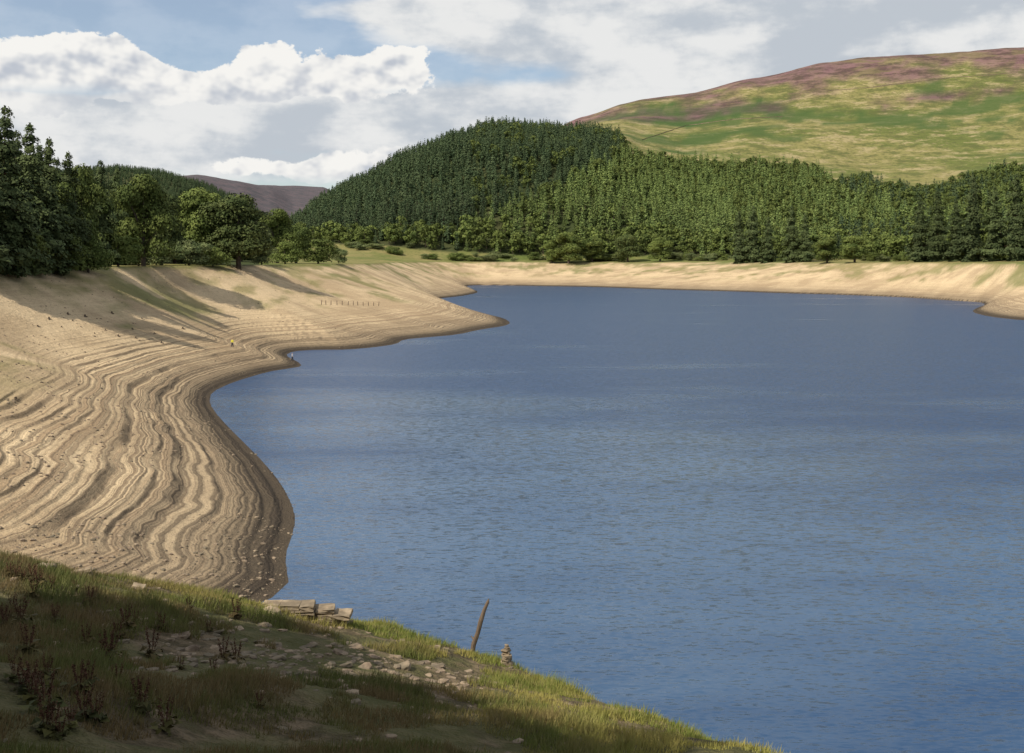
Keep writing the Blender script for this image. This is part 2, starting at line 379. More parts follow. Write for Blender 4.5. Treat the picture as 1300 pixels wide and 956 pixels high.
g = obj('ground', mesh_from('ground', np.c_[xr, yr, Z], quads, [m], smooth=True, attrs=ground_attrs)); tag(g, 'drained sandy reservoir banks with grass slopes and moorland hills', 'ground', kind='structure')

# ------------------------------------------------------------------ WATER
m, t = newmat('reservoir water'); P = t.pos()
mp = t.n('ShaderNodeMapping', ins={'Vector': P}); mp.inputs['Rotation'].default_value = (0,0,math.radians(12)); mp.inputs['Scale'].default_value = (.38, 1.3, 1)
mpl = t.n('ShaderNodeMapping', ins={'Vector': P}); mpl.inputs['Rotation'].default_value = (0,0,math.radians(-14)); mpl.inputs['Scale'].default_value = (.45, 1.0, 1)
c1 = t.noise(mp.outputs[0], 3.4, 3, .65, out='Color'); patch = t.noise(mpl.outputs[0], .024, 5, .62)
Yw = t.n('ShaderNodeSeparateXYZ', ins={0: P}).outputs[1]
wind = t.m('MULTIPLY_ADD', t.ss(90, 260, Yw), .24, -.05)
pt = t.ss(.36,.64, t.m('ADD', patch, wind))
def vm(op, a, b):
    nd = t.n('ShaderNodeVectorMath', operation=op); t.put(nd.inputs[0], a); t.put(nd.inputs[1], b); return nd.outputs[0]
v = vm('MULTIPLY', vm('SUBTRACT', c1, (.5,.5,.5)), (.65,1.35,0))
amp = t.m('MULTIPLY_ADD', pt, .25, .75); cb = t.n('ShaderNodeCombineXYZ', ins={0: amp, 1: amp, 2: 0.0}).outputs[0]
nrm = vm('ADD', vm('MULTIPLY', v, cb), (0,0,1)); nn_ = t.n('ShaderNodeVectorMath', operation='NORMALIZE'); t.put(nn_.inputs[0], nrm)
wc = t.mix(pt, (.046,.092,.165), (.012,.042,.108))
p = finish(t, wc, t.m('MULTIPLY_ADD', pt, .16, .15), .5, normal=nn_.outputs[0]); p.inputs['IOR'].default_value = 1.35
me = mesh_from('water', np.array([(-400,-120,0),(700,-120,0),(700,1150,0),(-400,1150,0)]), np.array([(0,1,2,3)]), [m])
tag(obj('water', me), 'rippled deep blue reservoir water', 'water', kind='structure')

# ------------------------------------------------------------------ far forest
step = 8.5
gx, gy = np.meshgrid(np.arange(-460, 1000, step), np.arange(480, 1600, step)); gx = gx.ravel()+RNG.uniform(-3.9,3.9,gx.size); gy = gy.ravel()+RNG.uniform(-3.9,3.9,gy.size)
uu = 650+gx/gy*F; k = (uu > 360) & (uu < 1345) & (gy > DF(uu)-5); gx, gy = gx[k], gy[k]; gz = H(gx, gy); uu = 650+gx/gy*F
fa, fb, fc, py = forest(uu, gy, gz); gx, gy, gz, uu, py = [a[fa] for a in (gx, gy, gz, uu, py)]
foot = gy-DF(uu); rnd = RNG.uniform(0,1,len(gx)); patchn = fbm(gx/60, gy/60, 3, 5)
kind = np.zeros(len(gx), int)                                    # 0 dark pine 1 larch 2 broadleaf
kind[(py+patchn*14 > 206+(800-uu)*.40) & (uu > 585) & (uu < 1062)] = 1
kind[(uu >= 1000) & (patchn > .10)] = 1
kind[(uu >= 930) & (rnd < .48)] = 2
kind[(uu >= 780) & (uu < 930) & (py < 240) & (rnd < .45)] = 2
kind[(uu >= 600) & (uu < 930) & (rnd < .12)] = 2
kind[(foot < 36) & (rnd < .78)] = 2
kind[(uu < 560) & (foot < 22) & (rnd < .7)] = 2
protos = {0:[conifer(19.5, 4.7, 360, 1.15, 50+i, base=.06, pw=.62, irregular=.26, tier=.35) for i in range(6)], 1:[conifer(21, 4.9, 360, 1.15, 70+i, base=.05, pw=.66, irregular=.26, tier=.3) for i in range(6)], 2:[broad(15.5, 15, 420, 1.3, 90+i, k=12, base=.05)[:2] for i in range(6)]}
NP = 6; htr = {0:17.5, 1:19, 2:13}; mats = {0:M_pine, 1:M_larch, 2:M_leaf}
shp = {}
for kd in (0,1,2):
    for i in range(NP):
        V, Fa = protos[kd][i]; tv, tf = tube([(0,0,-1.5),(0,0,htr[kd]*.5),(0,0,htr[kd]*.9)], [.38,.25,.05], 5)
        shp[kd, i] = mesh_from(['pine_tree','larch_tree','broadleaf_tree'][kd], np.r_[V, tv], [Fa, tf+len(V)], [mats[kd], M_bark], idx=np.r_[np.zeros(len(Fa)), np.ones(len(tf))])
def where(u_, kd):
    if kd == 0:
        if u_ < 560: return 'dark pine at the edge of the wood on the left shoulder of the forested hill', 'dark pines on the left shoulder of the hill'
        if u_ < 800: return 'dark pine in the wood across the water below the hilltop', 'dark pines across the water'
        if u_ < 1060: return 'dark conifer near the shore among paler larches', 'dark conifers among the larches'
        return 'dark tall conifer in the mixed wood above the right hand shore', 'dark conifers above the right hand shore'
    if kd == 1:
        if u_ < 800: return 'light green larch in the plantation at the foot of the pine hill', 'larches at the foot of the pine hill'
        if u_ < 1060: return 'light green larch in the plantation under the open moorland slope', 'larches under the moorland slope'
        return 'light green larch in the mixed wood near the right edge', 'larches in the right hand wood'
    if u_ < 560: return 'small rounded tree along the wood edge at the head of the inlet', 'rounded trees at the inlet head'
    if u_ < 1060: return 'rounded leafy tree along the far shore below the larches', 'rounded trees below the larches'
    return 'rounded leafy tree in the mixed wood on the right', 'rounded trees in the right hand wood'
NAMES = ['pine_tree','larch_tree','broadleaf_tree']
def merged(name, x, y, z, kd, sc, label, cat):
    Vs = []; Fs = []; off = 0
    for i in range(NP):
        s = np.arange(len(x)) % NP == i
        if not s.any(): continue
        V, Fa = protos[kd][i]; a = RNG.uniform(0, 6.28, s.sum()); c, sn = np.cos(a)[:,None], np.sin(a)[:,None]; q = sc[s][:,None]; wd = q*RNG.uniform(.85, 1.15, q.shape)
        vx = (V[None,:,0]*c-V[None,:,1]*sn)*wd+x[s][:,None]; vy = (V[None,:,0]*sn+V[None,:,1]*c)*wd+y[s][:,None]; vz = V[None,:,2]*q+z[s][:,None]
        Vs.append(np.stack([vx,vy,vz],-1).reshape(-1,3)); Fs.append((Fa[None]+(np.arange(s.sum())*len(V))[:,None,None]).reshape(-1,3)+off); off += len(Vs[-1])
    o = obj(name, mesh_from(name, np.concatenate(Vs), np.concatenate(Fs), [mats[kd]])); tag(o, label, cat, kind='stuff'); return o
SC = RNG.uniform(.64, 1.26, len(gx))*(1+.15*patchn)
for kd in (0,1,2):
    s = np.where(kind == kd)[0]
    px_size = SC[s]/gy[s]; edge = -foot[s]*.002
    order = s[np.argsort(-(px_size*1000+edge*3))]; ind = order[:300]; rest = order[300:]
    for j in ind:
        o = obj(NAMES[kd], shp[kd, j % NP]); o.location = (gx[j], gy[j], gz[j]); q = float(SC[j]); o.scale = (q*random.uniform(.85,1.15),)*2+(q,); o.rotation_euler = (0,0,random.uniform(0,6.28))
        l, gr = where(uu[j], kd); tag(o, l, 'tree', gr)
    if len(rest): merged(['pine_forest','larch_forest','broadleaf_woodland'][kd], gx[rest], gy[rest], gz[rest], kd, SC[rest], ['dense dark pine forest covering the hill across the water','pale green larch plantation higher up the far slope','leafy woodland mixed into the forest on the far slope'][kd], 'forest')
# distant wooded hill on the left
x2 = RNG.uniform(-1150, -380, 4200); y2 = RNG.uniform(1850, 2330, 4200); u2 = 650+x2/y2*F; k = (u2 > 60) & (u2 < 352); x2, y2 = x2[k], y2[k]
merged('distant_forest', x2, y2, H(x2, y2), 0, RNG.uniform(.5, .8, len(x2)), 'distant dark forest on the hill at the head of the valley', 'forest')

# ------------------------------------------------------------------ left bank trees
con = [make_tree('c', 23, 11.5, 12500, .48, 201+i, 'conifer_tree', M_pinel, M_barkr, base=.02, irregular=.36, pw=.58, tier=.35) for i in range(3)]
brd = [make_tree('b', 18, 15, 11500, .46, 301+i, 'broadleaf_tree', [M_leaf, M_leafd, M_leaf][i], M_bark, k=[30,36,28][i], base=[.02,.0,.02][i]) for i in range(3)]
bsh = [make_tree('b', 8, 11, 4500, .38, 401+i, 'bush', [M_leaf, M_bush][i], M_bark, k=18, base=.0) for i in range(2)]
used = set()
def place(proto, px, d, top, wpx, label, grp=None, base_w=None, base_h=None):
    o = proto if id(proto) not in used else copy_tree(proto); used.add(id(proto))
    x = (px-650)/F*d; z = hz(x, d); k_ = 0
    while px < 420 and z < 17.3 and k_ < 16: d *= 1.02; x = (px-650)/F*d; z = hz(x, d); k_ += 1
    h = CZ+(HZ-top)*d/F-z; w = wpx*d/F
    o.location = (x, d, z-.1); o.scale = (w/base_w, w/base_w, h/base_h); o.rotation_euler = (0,0,random.uniform(0,6.28))
    tag(o, label, 'bush' if 'bush' in proto.name else 'tree', grp); return o
cw = 9.0
for px, d, top, wpx, l in [(6,185,130,80,'tallest dark conifer at the left edge of the picture'),(-30,180,120,90,'dark conifer cut off by the left edge of the picture'),(38,195,154,72,'dark conifer just right of the tallest one at the left edge'),
    (62,210,172,62,'dark conifer third from the left edge, in the tall dark clump'),(86,222,190,54,'dark conifer at the right end of the tall left clump'),(20,220,162,66,'conifer standing behind the tallest pair at the left edge'),
    (128,245,200,42,'slim conifer rising above the leafy trees on the left bank'),(50,245,180,58,'conifer half hidden at the back of the tall left clump'),(148,285,211,38,'narrow conifer behind the slim one on the left bank')]:
    place(con[random.randrange(3)], px, d, top, wpx, l, None, cw, 23)
for px, d, top, wpx, i, l in [(182,265,218,84,0,'tall leafy tree right of the slim conifers on the left bank'),(104,232,206,70,2,'leafy tree between the tall conifer clump and the slim conifer'),(222,330,258,66,0,'pale leafy tree in the dip left of the round dark tree'),
    (252,325,236,80,2,'leafy tree with a high crown just left of the round dark tree'),(303,318,243,100,1,'large round dark tree standing on the edge of the dry shore'),(352,425,263,58,0,'leafy tree right of the large round dark tree'),
    (376,450,284,48,2,'small leafy tree at the right end of the left bank trees'),(275,345,254,66,1,'dark leafy tree tucked behind the round dark tree'),(160,300,234,74,2,'leafy tree behind the slim conifers on the left bank'),(205,300,240,66,1,'dark leafy tree between two paler ones on the left bank'),
    (10,205,205,90,0,'leafy tree filling the gap below the tallest conifers'),(62,220,222,86,2,'leafy tree at the foot of the tall left clump'),(118,248,236,78,0,'rounded leafy tree under the slim conifer'),(-40,195,205,90,2,'leafy tree cut by the left edge under the conifers')]:
    place(brd[i], px, d, top, wpx, l, None, 15.5, 18)
for px, d, top, wpx, i, l in [(362,400,305,42,0,'rounded bush under the trees right of the round dark tree'),(404,430,303,54,0,'wide rounded bush at the right end of the left bank trees'),(240,300,303,60,1,'pale low bush left of the round dark tree trunk'),
    (205,290,305,62,1,'pale low bush along the top of the dry shore'),(150,255,298,64,0,'bush beneath the slim conifers on the left bank'),(20,190,288,80,0,'bush in deep shade below the tallest conifer'),(78,205,298,74,0,'wide bush in front of the left conifer clump'),(430,470,314,24,1,'smallest pale bush, right of the wide rounded bush'),
    (270,305,311,46,0,'low bush touching the round dark tree'),(176,272,309,52,1,'pale low bush below the tall leafy tree'),(112,225,300,62,0,'dark bush between the conifer clump and the pale bushes'),(332,360,311,40,1,'pale bush just right of the round dark tree')]:
    place(bsh[i], px, d, top, wpx, l, None, 11, 8)
n = 0
for _ in range(900):
    px = random.uniform(-120, 330); d = random.uniform(250, 620)
    top = np.interp(px, [-120,0,60,100,150,185,215,260,300,330],[150,165,195,222,232,240,262,262,268,290])+random.uniform(0,22)
    x = (px-650)/F*d
    if n >= 100: break
    if hz(x, d) < 19: continue
    n += 1
    if random.random() < .25: place(con[random.randrange(3)], px, d, top, max(18, 9*F/d), 'conifer in the wood behind the front trees of the left bank', 'conifers in the left bank wood', cw, 23)
    else: place(brd[random.randrange(3)], px, d, top+8, max(28, 15*F/d), 'leafy tree in the wood behind the front trees of the left bank', 'leafy trees in the left bank wood', 15.5, 18)
# trees up the slope left of the viewpoint, casting the shade on the foreground
for x, y, s in [(-10,4,1.05),(-12,8,1.05),(-15,11,1.05),(-17,15,1.0),(-7,0,1.05),(-9,-4,1.1),(-19,12,1.1),(-14,3,1.2),(-5,-5,1.1)]:
    o = copy_tree(brd[0]); z = hz(x, y); o.location = (x, y, z-.2); o.scale = (s*.50, s*.50, s*.80); o.rotation_euler = (0,0,random.uniform(0,6)); tag(o, 'leafy tree on the slope beyond the left edge, shading the foreground grass', 'tree', 'trees shading the foreground')
# far shore single trees and shrubs
for px, d, top, wpx, i, l in [(722,985,294,52,0,'round pale tree alone on the grass by the far shore'),(752,990,300,38,2,'small round tree right of the lone pale tree on the far shore'),(797,975,296,38,1,'dark round tree on the far shore below the larches'),
    (838,960,300,36,0,'leafy tree on the far shore left of the dark conifer pair'),(700,990,304,28,2,'low round tree left of the lone pale tree on the far shore'),(1050,770,300,40,0,'leafy tree on the far shore right of the dark conifers in the gap'),(1085,745,298,44,2,'second leafy tree on the far shore right of the conifer gap')]:
    place(brd[i], px, d, top, wpx, l, None, 15.5, 18)
for px, d, top, wpx, l in [(938,880,266,24,'left one of the dark conifers standing forward on the far shore'),(956,870,260,26,'second dark conifer standing forward on the far shore'),(1005,820,260,24,'dark conifer alone in the gap on the far shore'),(1022,815,270,22,'shorter dark conifer beside the one in the shore gap'),(975,850,274,22,'small dark conifer right of the forward pair'),
    (1168,690,248,32,'dark conifer at the right hand shore, left end of its row'),(1190,680,240,34,'second dark conifer in the right hand shore row'),(1236,640,222,38,'tall dark conifer near the right edge of the picture'),(1262,620,234,38,'dark conifer second from the right edge'),(1290,600,218,40,'dark conifer at the right edge of the picture'),(1214,660,252,30,'shorter dark conifer in the middle of the right hand row')]:
    place(con[random.randrange(3)], px, d, top, wpx, l, None, cw, 23)
random.seed(21)
for i in range(80):
    px = random.uniform(440, 1300); d = float(DF(px))-random.uniform(0, 32)
    place(bsh[i % 2], px, d, HZ-(hz((px-650)/F*d, d)-CZ)*F/d-random.uniform(5, 11), random.uniform(10, 28), 'small bush dotted along the grass above the far shore', 'bushes above the far shore', 11, 8)

# ------------------------------------------------------------------ rocks
def rock_mesh(seed, sx, sy, sz, boxy=.6, sub=2, mat=None):
    bm = bmesh.new(); bmesh.ops.create_icosphere(bm, subdivisions=sub, radius=1); r = random.Random(seed); ph = [r.uniform(0, 6) for _ in range(6)]
    for v in bm.verts:
        c = v.co; c = Vector([math.copysign(abs(q)**boxy, q) for q in c])
        k = 1+.12*math.sin(c.x*2.7+ph[0])*math.cos(c.y*3.1+ph[1])+.08*math.sin(c.z*5+c.x*4+ph[2])+r.uniform(-.07,.07); c *= k
        c.z += .12*c.x*math.sin(ph[3]); v.co = Vector((c.x*sx, c.y*sy, c.z*sz))
    me = bpy.data.meshes.new('rock'); bm.to_mesh(me); bm.free(); me.materials.append(mat); return me
def block_mesh(seed, sx, sy, sz, mat):
    bm = bmesh.new(); bmesh.ops.create_cube(bm, size=2); r = random.Random(seed)
    bmesh.ops.subdivide_edges(bm, edges=bm.edges[:], cuts=2, use_grid_fill=True)
    for v in bm.verts: v.co = Vector((v.co.x*sx*(1+r.uniform(-.06,.06)), v.co.y*sy*(1+r.uniform(-.10,.10)), v.co.z*sz*(1+r.uniform(-.12,.12))))
    bmesh.ops.bevel(bm, geom=[e for e in bm.edges if e.calc_face_angle(0) > .9], offset=min(sx,sy,sz)*.15, segments=1, affect='EDGES')
    me = bpy.data.meshes.new('block'); bm.to_mesh(me); bm.free(); me.materials.append(mat); return me
def stonemat(name, a1, a2, a3):
    m, t = newmat(name); P = t.pos(); a = t.noise(P, 4, 5, .65); b = t.noise(P, 1.1, 3)
    c = t.mix(t.ss(.35,.65, a), a1, a2); c = t.mix(t.m('MULTIPLY', t.ss(.45,.6, b), .6), c, a3); finish(t, c, .9, .2, a, .6, .04); return m
M_rock = stonemat('gritstone', (.15,.108,.075), (.32,.24,.16), (.10,.09,.06)); M_pale = stonemat('brown sandstone', (.19,.14,.09), (.38,.29,.19), (.15,.12,.08))
slabs = [rock_mesh(i, .5, .34, .10+.03*(i % 3), .5, 2, M_rock) for i in range(6)]
random.seed(5)
for i in range(100):
    px = random.gauss(400, 115); py = 812+(px-300)*.14+random.gauss(10, 22)
    if i > 66: px = random.uniform(60, 300); py = random.uniform(775, 850)
    if i > 92: px = random.uniform(300, 800); py = random.uniform(890, 950)
    x, y, z = ground_at(px, py, 12, 36, 400)
    o = obj('rock', slabs[i % 6]); s = random.uniform(.13, .38)*(y/24); o.location = (x, y, z-.008); o.scale = (s, s*random.uniform(.7,1.1), s*random.uniform(.8,1.5)); o.rotation_euler = (random.uniform(-.3,.3), random.uniform(-.3,.3), random.uniform(0,6.28))
    tag(o, 'flat broken stone lying in the rubble on the foreground slope', 'rock', 'broken stones on the foreground slope')
def scatter(name, rm, x, y, z, s, label, mat):
    rv = np.array([v.co[:] for v in rm.vertices]); rf = np.array([p.vertices[:] for p in rm.polygons]); a = RNG.uniform(0,6.28,len(x))[:,None]; s = s[:,None]
    vx = (rv[None,:,0]*np.cos(a)-rv[None,:,1]*np.sin(a))*s+x[:,None]; vy = (rv[None,:,0]*np.sin(a)+rv[None,:,1]*np.cos(a))*s+y[:,None]; vz = rv[None,:,2]*s+z[:,None]
    o = obj(name, mesh_from(name, np.stack([vx,vy,vz],-1).reshape(-1,3), (rf[None]+(np.arange(len(x))*len(rv))[:,None,None]).reshape(-1,3), [mat])); tag(o, label, 'stones', kind='stuff')
def rubble_mask(x, y, z):
    pyq = HZ-(z-CZ)*F/y; uq = 650+x/y*F; return np.exp(-((pyq-(824+(uq-300)*.13))/32)**2)*sst(60,260,uq)*(1-sst(560,660,uq)), uq
rm = rock_mesh(78, .5, .4, .30, .55, 1, M_rock)
x = RNG.uniform(-13, 3, 12000); y = RNG.uniform(12, 31, 12000); z = H(x, y); rb, _ = rubble_mask(x, y, z); cl = fbm(x/.9, y/.9, 3, 201)
k = RNG.uniform(0,1,12000) < rb*sst(-.2,.4,cl)*1.0+.015
scatter('rubble', rm, x[k], y[k], z[k]-.01, (RNG.uniform(0,1,k.sum())**2.5*.22+.04), 'small broken stone rubble on the bare patch of the foreground slope', M_rock)
# ruined wall
wx, wy, wz = ground_at(385, 784, 20, 36, 400); root = empty('ruined_stone_wall', (wx, wy+.1, wz-.14), .05)
random.seed(9)
for c_, (nst, zz, st_) in enumerate([(5,.0,0),(5,.125,.04),(4,.25,.0),(3,.372,.06)]):
    x0 = -1.10+st_
    for i in range(nst):
        L = random.uniform(.34,.54)
        o = obj('wall_stone', block_mesh(600+c_*10+i, L*.5-.003, .28+random.uniform(-.04,.04), .060, M_pale), root); o.location = (x0+L*.5, random.uniform(-.06,.06), zz+.05); o.rotation_euler = (random.uniform(-.02,.02), random.uniform(-.02,.02), random.uniform(-.08,.08)); x0 += L
tag(root, 'low tumbled drystone wall remnant on the brow of the foreground slope', 'stone wall')
for px, py, s, l in [(345,780,.42,'lone boulder leaning left of the tumbled wall'),(104,730,.5,'squared pale block on the far left of the brow'),(58,724,.45,'flat slab at the brow of the hill near the left edge'),(176,748,.34,'small stone on the brow between the slab and the wall'),(440,794,.36,'block fallen at the right end of the tumbled wall')]:
    x, y, z = ground_at(px, py, 14, 36, 400); o = obj('boulder', block_mesh(int(px), .44, .34, .24, M_pale)); o.scale = (s,s,s); o.location = (x, y, z+.02); o.rotation_euler = (.1,.15,px); tag(o, l, 'boulder')
# cairn
x, y, z = ground_at(643, 834, 15, 40); root = empty('stone_cairn', (x, y, z)); root.scale = (.88,.88,.88); zz = 0
for i, (a, h) in enumerate([(.17,.085),(.14,.07),(.155,.05),(.115,.05),(.13,.045),(.085,.035),(.06,.045)]):
    o = obj('cairn_stone', rock_mesh(700+i, a, a*.85, h, .55, 2, M_pale), root); o.location = (random.uniform(-.02,.02), 0, zz+h*.8); zz += h*1.55; o.rotation_euler = (0, random.uniform(-.08,.08), i)
tag(root, 'small balanced stack of flat stones beside the leaning dead stick', 'cairn')
# leaning stick
m, t = newmat('weathered wood'); P = t.pos(); mpn = t.n('ShaderNodeMapping', ins={'Vector': P}); mpn.inputs['Scale'].default_value = (14,14,2); a = t.noise(mpn.outputs[0], 1, 4); finish(t, t.mix(a, (.07,.048,.032), (.22,.16,.11)), .9, .15, a, .6, .03); M_wood = m
x, y, z = ground_at(599, 826, 15, 40); pp = [(0,0,-.1),(.05,0,.2),(.16,.01,.5),(.24,.0,.82),(.33,0,1.10),(.42,.01,1.30),(.44,.01,1.38)]
V, Q = join([tube(pp, [.060,.066,.058,.062,.048,.04,.012], 9), tube([(.20,0,.75),(.28,.03,.84),(.29,.03,.92)], [.03,.02,.010], 6), tube([(.06,0,.3),(-.02,.05,.40)], [.03,.012], 6)])
o = obj('dead_stick', mesh_from('dead_stick', V, Q, [M_wood], smooth=False)); o.location = (x, y, z); tag(o, 'dead wooden stake leaning right at the foot of the grassy slope', 'stick')
# stumps on shore
V, Q = join([tube([(0,0,-.2),(0,0,.1),(.02,0,.35),(.05,0,.62)], [.55,.34,.27,.24], 9)]+[tube([(0,0,.15),(math.cos(a)*.55, math.sin(a)*.55, .02),(math.cos(a)*1.0, math.sin(a)*1.0, -.15)], [.16,.10,.04], 5) for a in (0,1.2,2.4,3.5,4.7)])
M_dark = bark('stump wood', (.07,.052,.038), (.15,.115,.08)); sm = mesh_from('tree_stump', V, Q, [M_dark], smooth=True)
for i, (px, py) in enumerate([(62,405),(78,416),(92,408),(108,402),(120,424),(134,420),(150,428),(168,418),(172,430),(196,424),(86,400),(48,415),(205,436),(142,398),(20,508),(232,418),(180,405)]):
    x, y, z = ground_at(px, py, 40, 400); o = obj('tree_stump', sm); s = random.uniform(.28, .6); o.location = (x, y, z); o.scale = (s,s,s); o.rotation_euler = (0,0,random.uniform(0,6)); tag(o, 'old dark tree stump exposed on the dried left shore', 'tree stump', 'tree stumps on the dried shore')
# posts
V, Q = tube([(0,0,-.2),(0,0,.7),(.03,0,1.2)], [.10,.09,.07], 7); pm = mesh_from('post', V, Q, [M_dark], smooth=True)
for i in range(12):
    px = 408+i*6.6+random.uniform(-1,1); py = 387+i*.15; x, y, z = ground_at(px, py, 150, 600); o = obj('wooden_post', pm); o.location = (x,y,z); o.rotation_euler = (random.uniform(-.08,.08), random.uniform(-.1,.1), 0); tag(o, 'short dark post in the broken row across the sandy spit', 'post', 'posts across the sandy spit')
# loose stones: uncountable
N = 16000; d = np.exp(RNG.uniform(math.log(56), math.log(360), N)); uq = RNG.uniform(-20, 640, N); x = (uq-650)/F*d; q = Hfull(x, d); k = q['in1'] & ~q['in0'] & ~q['fg'] & (fbm(x/9, d/9, 3, 8) > -.05)
scatter('loose_stones', rock_mesh(77, .5, .42, .3, .7, 1, M_rock), x[k], d[k], q['z'][k], RNG.uniform(0,1,k.sum())**4*.36+.06, 'loose small stones strewn over the dried left shore', M_rock)
# moor walls
def moor_wall(pts, label):
    P_ = []
    for (a, b), (c, d_) in zip(pts[:-1], pts[1:]):
        for s_ in np.linspace(0, 1, 12, endpoint=False): P_.append(ground_at(a+(c-a)*s_, b+(d_-b)*s_, 900, 2400, 700))
    V = []; Q = []
    for i, (x, y, z) in enumerate(P_):
        V += [(x, y-.5, z-1), (x, y-.4, z+.9), (x, y+.4, z+.9), (x, y+.5, z-1)]
        if i: b = i*4; Q += [(b-4,b-3,b+1,b),(b-3,b-2,b+2,b+1),(b-2,b-1,b+3,b+2)]
    tag(obj('drystone_wall', mesh_from('drystone_wall', np.array(V), np.array(Q), [M_rock])), label, 'stone wall')
moor_wall([(815,178),(870,160),(930,152),(1000,148)], 'drystone wall climbing the moor above the larch plantation')
moor_wall([(1000,120),(1100,112),(1200,100),(1300,92)], 'drystone wall running level across the upper moor slope')

# ------------------------------------------------------------------ foreground grass and docks
m, t = newmat('grass blades'); P = t.pos(); a = t.noise(P, .45, 2); b = t.noise(P, 5, 1); n9 = t.noise(P, .9, 3)
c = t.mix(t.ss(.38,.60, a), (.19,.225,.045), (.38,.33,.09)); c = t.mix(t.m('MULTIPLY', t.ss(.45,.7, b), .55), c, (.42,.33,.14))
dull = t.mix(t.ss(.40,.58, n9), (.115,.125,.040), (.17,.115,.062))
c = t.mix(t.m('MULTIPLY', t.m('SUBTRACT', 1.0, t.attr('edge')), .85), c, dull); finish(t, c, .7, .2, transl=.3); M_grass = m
N = 360000; x = RNG.uniform(-15, 9, N); y = RNG.uniform(8.5, 34, N); uq = 650+x/y*F; k = (uq > -60) & (uq < 1150); x, y = x[k], y[k]
nn = fbm(x/1.1, y/1.1, 3, 12)+.3*fbm(x/4, y/4, 2, 13); qp = Hfull(x, y)
rub, uq = rubble_mask(x, y, qp['z'])
k = (nn-rub*.62 > -.26) & qp['fg']; x, y, z, nn, uq = x[k], y[k], qp['z'][k], nn[k], uq[k]
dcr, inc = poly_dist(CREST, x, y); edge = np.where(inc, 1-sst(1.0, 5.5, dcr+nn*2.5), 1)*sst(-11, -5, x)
h = (.05+.22*np.clip(nn+.3, 0, 1))*RNG.uniform(.4, 1.7, len(x))*.85; a = RNG.uniform(0, 6.28, len(x)); w = .009+.004*RNG.uniform(0,1,len(x)); ln = RNG.uniform(.1,.8,len(x))*h; la = RNG.normal(.4, 1.3, len(x))
B = np.c_[x,y,z-.02]; T = np.c_[np.cos(a)*w, np.sin(a)*w, np.zeros(len(x))]; tip = np.c_[x+np.cos(la)*ln, y+np.sin(la)*ln, z+h]
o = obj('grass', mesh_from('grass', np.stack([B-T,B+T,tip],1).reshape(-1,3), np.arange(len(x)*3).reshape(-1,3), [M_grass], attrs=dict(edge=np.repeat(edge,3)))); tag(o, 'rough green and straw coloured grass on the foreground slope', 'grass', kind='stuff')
M_dock = bark('dock seed', (.06,.028,.018), (.13,.065,.04)); M_dleaf = foliage('dock leaf', (.05,.06,.02), (.09,.085,.025), (.09,.05,.025), 3)
root0 = empty('dock_plant'); sv = []; pts = []
rr = random.Random(3)
for i in range(5):
    a = i*1.3; lx, ly = math.cos(a)*.16, math.sin(a)*.16; hh_ = rr.uniform(.45,.75); sv.append(tube([(0,0,-.05),(lx*.5,ly*.5,hh_*.5),(lx,ly,hh_)], [.007,.005,.003], 5))
    for k in range(40): q = rr.uniform(.4,1); pts.append((lx*q+rr.gauss(0,.018), ly*q+rr.gauss(0,.018), hh_*q))
V, Q = join(sv); obj('stem', mesh_from('stem', V, Q, [M_dock]), root0)
V, Fa = leaves(np.array(pts), np.random.default_rng(1).normal(size=(len(pts),3)), .03, np.random.default_rng(2)); obj('seed_head', mesh_from('seed_head', V, Fa, [M_dock]), root0)
pl = np.random.default_rng(4); P_ = np.c_[pl.normal(0,.12,26), pl.normal(0,.12,26), pl.uniform(.02,.2,26)]; V, Fa = leaves(P_, pl.normal(0,.4,(26,3))+[0,0,1], .14, pl); obj('leaf', mesh_from('leaf', V, Fa, [M_dleaf]), root0)
first = True; random.seed(8)
DP = [(160,800),(172,792),(150,812),(30,738),(50,745),(12,732),(95,750),(240,775),(70,790),(35,830),(205,800),(300,842),(15,775),(60,860),(180,905),(330,900),(90,925),(22,736),(42,740),(66,748),(120,760),(5,790),(110,820),(140,840),(230,850)]
DP += [(random.uniform(0,300), random.uniform(745,940)) for _ in range(26)]
for px, py in DP:
    x, y, z = ground_at(px, py, 10, 36, 400); o = root0 if first else copy_tree(root0); first = False; s = random.uniform(.35,.85); o.location = (x,y,z); o.scale = (s,s,s); o.rotation_euler = (0,0,random.uniform(0,6)); tag(o, 'reddish brown seeding dock plant in the shaded foreground grass', 'plant', 'dock plants in the foreground grass')

